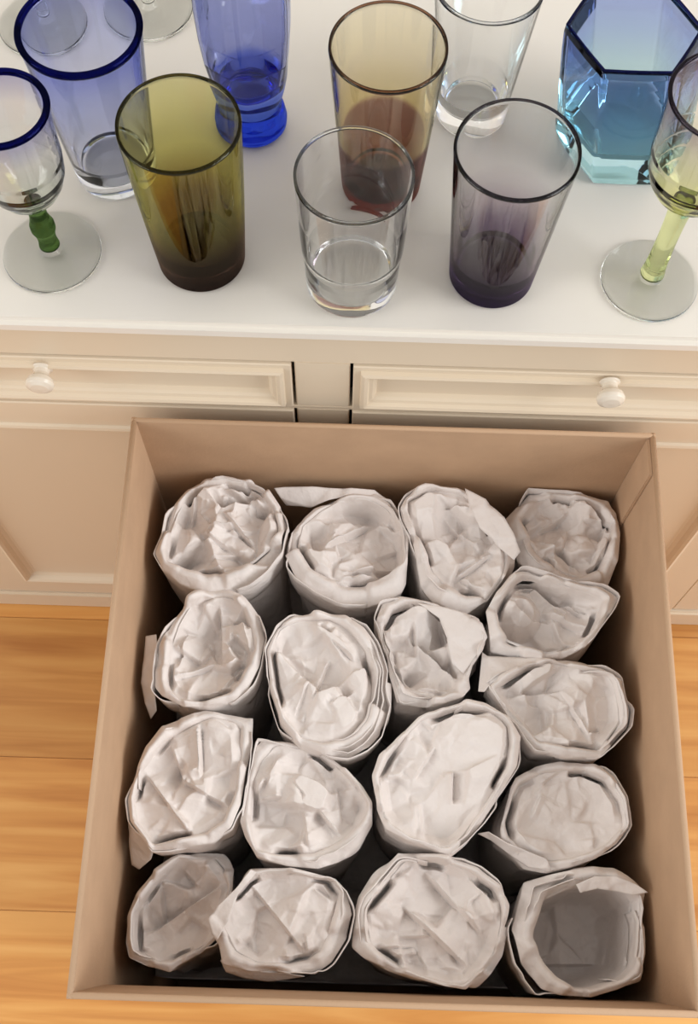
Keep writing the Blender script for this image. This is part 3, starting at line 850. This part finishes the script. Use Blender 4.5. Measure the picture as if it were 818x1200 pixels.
# cobalt footed glass
o = empty('footed_glass', base_at(297, 146))
m = mat_glass('cobalt_glass', [(0, (.24, .34, .80)), (.2, (.26, .36, .80)), (.30, (.40, .47, .85)), (.34, (.73, .76, .93)), (1, (.78, .81, .945))], .168)
P = [(0, .002), (.018, .001), (.0245, .0015), (.0268, .005), (.0272, .010), (.0258, .018), (.0236, .024), (.0232, .029), (.0255, .038), (.0300, .056), (.0340, .080), (.0362, .105), (.0370, .13), (.0366, .166), (.0362, .1678), (.0352, .1682), (.0346, .1668),
     (.0346, .13), (.0338, .105), (.0316, .08), (.0276, .06), (.0230, .051), (.015, .047), (0, .0455)]
lathe('body', P, m, o, nfac=6, fac=.6, facz=.045)
rim_ring(.0344, .168, .0012, M_cobalt_rim, o)
tag(o, 'deep cobalt blue footed glass with a pinched waist', 'glass')
# hexagonal blue vase
o = empty('hexagonal_vase', Vector((.2075, at(733, 219, HC).y + .0440, HC + .0002)))
m = mat_glass('teal_blue_glass', [(0, (.82, .94, .95)), (.35, (.76, .89, .95)), (.65, (.68, .78, .95)), (.9, (.64, .71, .94)), (1, (.66, .74, .94))], .118)
Rr = .0515
P = [(0, .001), (Rr * .86, 0), (Rr * .96, .002), (Rr, .010), (Rr * 1.01, .03), (Rr * 1.0, .06), (Rr * .98, .095), (Rr * .96, .112), (Rr * .94, .1165), (Rr * .91, .1175), (Rr * .88, .116),
     (Rr * .87, .1), (Rr * .88, .06), (Rr * .86, .034), (Rr * .76, .026), (Rr * .4, .024), (0, .0235)]
v = lathe('body', P, m, o, n=96, nfac=6, fac=.92)
v2 = rim_ring(Rr * .915, .1172, .0012, mat_glass('navy_rim', [(0, (.16, .17, .40))], 1), o, 6, .92)
for q in (v, v2):                       # hand made: the sides lean a little
    for vert in q.data.vertices:
        x, y, z = vert.co
        x, y = x * math.cos(math.pi / 6) - y * math.sin(math.pi / 6), x * math.sin(math.pi / 6) + y * math.cos(math.pi / 6)
        vert.co = (x - .15 * z, y, z)
tag(o, 'six sided blue and teal glass vase', 'vase')
hexroot = o

def goblet(loc, hb, hr, rb, rr, foot, stem_r, mats, label, knob_h=None, belly=None):
    o = empty('goblet', loc)
    lathe('foot', [(0, .0), (foot * .9, .0), (foot, .0012), (foot * .985, .0026), (foot * .6, .0042), (foot * .25, .0075), (stem_r * 1.05, .012), (0, .012)], mats['foot'], o)
    z0, z1 = .0115, hb + .003
    sp = [(0, z0)]
    for k in range(11):
        q = k / 10
        r = stem_r * (1 + .25 * (abs(q - .5) * 2) ** 3)
        if knob_h: r += .0032 * math.exp(-((q - knob_h) / .16) ** 2)
        sp.append((r, z0 + (z1 - z0) * q))
    sp.append((0, z1))
    lathe('stem', sp, mats['stem'], o)
    t = .0022; H = hr - hb
    rm = belly or rb
    def rad(q): 
        if q < .5:
            return rm * math.sin(math.pi / 2 * min(1, (q / .5) ** .62 * .999 + .001))
        u = (q - .5) / .5
        return rm + (rr - rm) * u * u
    qs = [0, .02, .05, .1, .17, .25, .35, .5, .62, .75, .88, 1]
    P = [(0, hb + .001)] + [(max(rad(q), stem_r * 1.3), hb + .001 + H * q) for q in qs[1:]]
    P += [(rr - t / 2, hr + .0014)]
    bb = .007
    P += [(max(rad(q) - t, .003), hb + bb + (H - bb) * q) for q in qs[:1:-1]] + [(0, hb + bb)]
    lathe('bowl', P, mats['bowl'], o)
    rim_ring(rr - t / 2, hr + .001, mats.get('rt', .0015), mats['rim'], o)
    tag(o, label, 'goblet')
    return o
clr = mat_glass('goblet_clear', [(0, (.992, .997, .99))], 1, ior=1.33)
goblet(base_at(62, 297), .058, .152, .030, .0315, .037, .0062,
       dict(foot=clr, stem=mat_glass('green_stem', [(0, (.33, .46, .24))], 1),
            bowl=mat_glass('left_bowl', [(.25, (.82, .86, .78)), (.55, (.95, .96, .95)), (.85, (.95, .95, .97)), (1, (.74, .75, .90))], .152),
            rim=M_cobalt_rim, rt=.0024),
       'clear goblet with cobalt rim and green knobbed stem', knob_h=.45)
goblet(base_at(760, 330), .092, .192, .034, .0365, .0365, .0072,
       dict(foot=clr, stem=mat_glass('yellow_stem', [(0, (.90, .93, .70))], 1),
            bowl=mat_glass('right_bowl', [(.45, (.90, .91, .62)), (.62, (.95, .95, .82)), (.75, (.96, .96, .94)), (.9, (.92, .91, .94)), (1, (.78, .74, .82))], .192),
            rim=mat_glass('smoke_goblet_rim', [(0, (.34, .30, .36))], 1), rt=.0014),
       'goblet with yellow green bowl and stem on a clear foot, beside the hexagonal vase')
plain = dict(foot=clr, stem=clr, bowl=clr, rim=clr, rt=.0012)
goblet(base_at(52, 30), .085, .185, .033, .032, .037, .0045, plain, 'colourless goblet behind the blue tumbler and the cobalt rimmed goblet')
goblet(base_at(176, 12), .085, .185, .033, .032, .036, .0045, plain, 'colourless goblet between the blue tumbler and the cobalt footed glass')
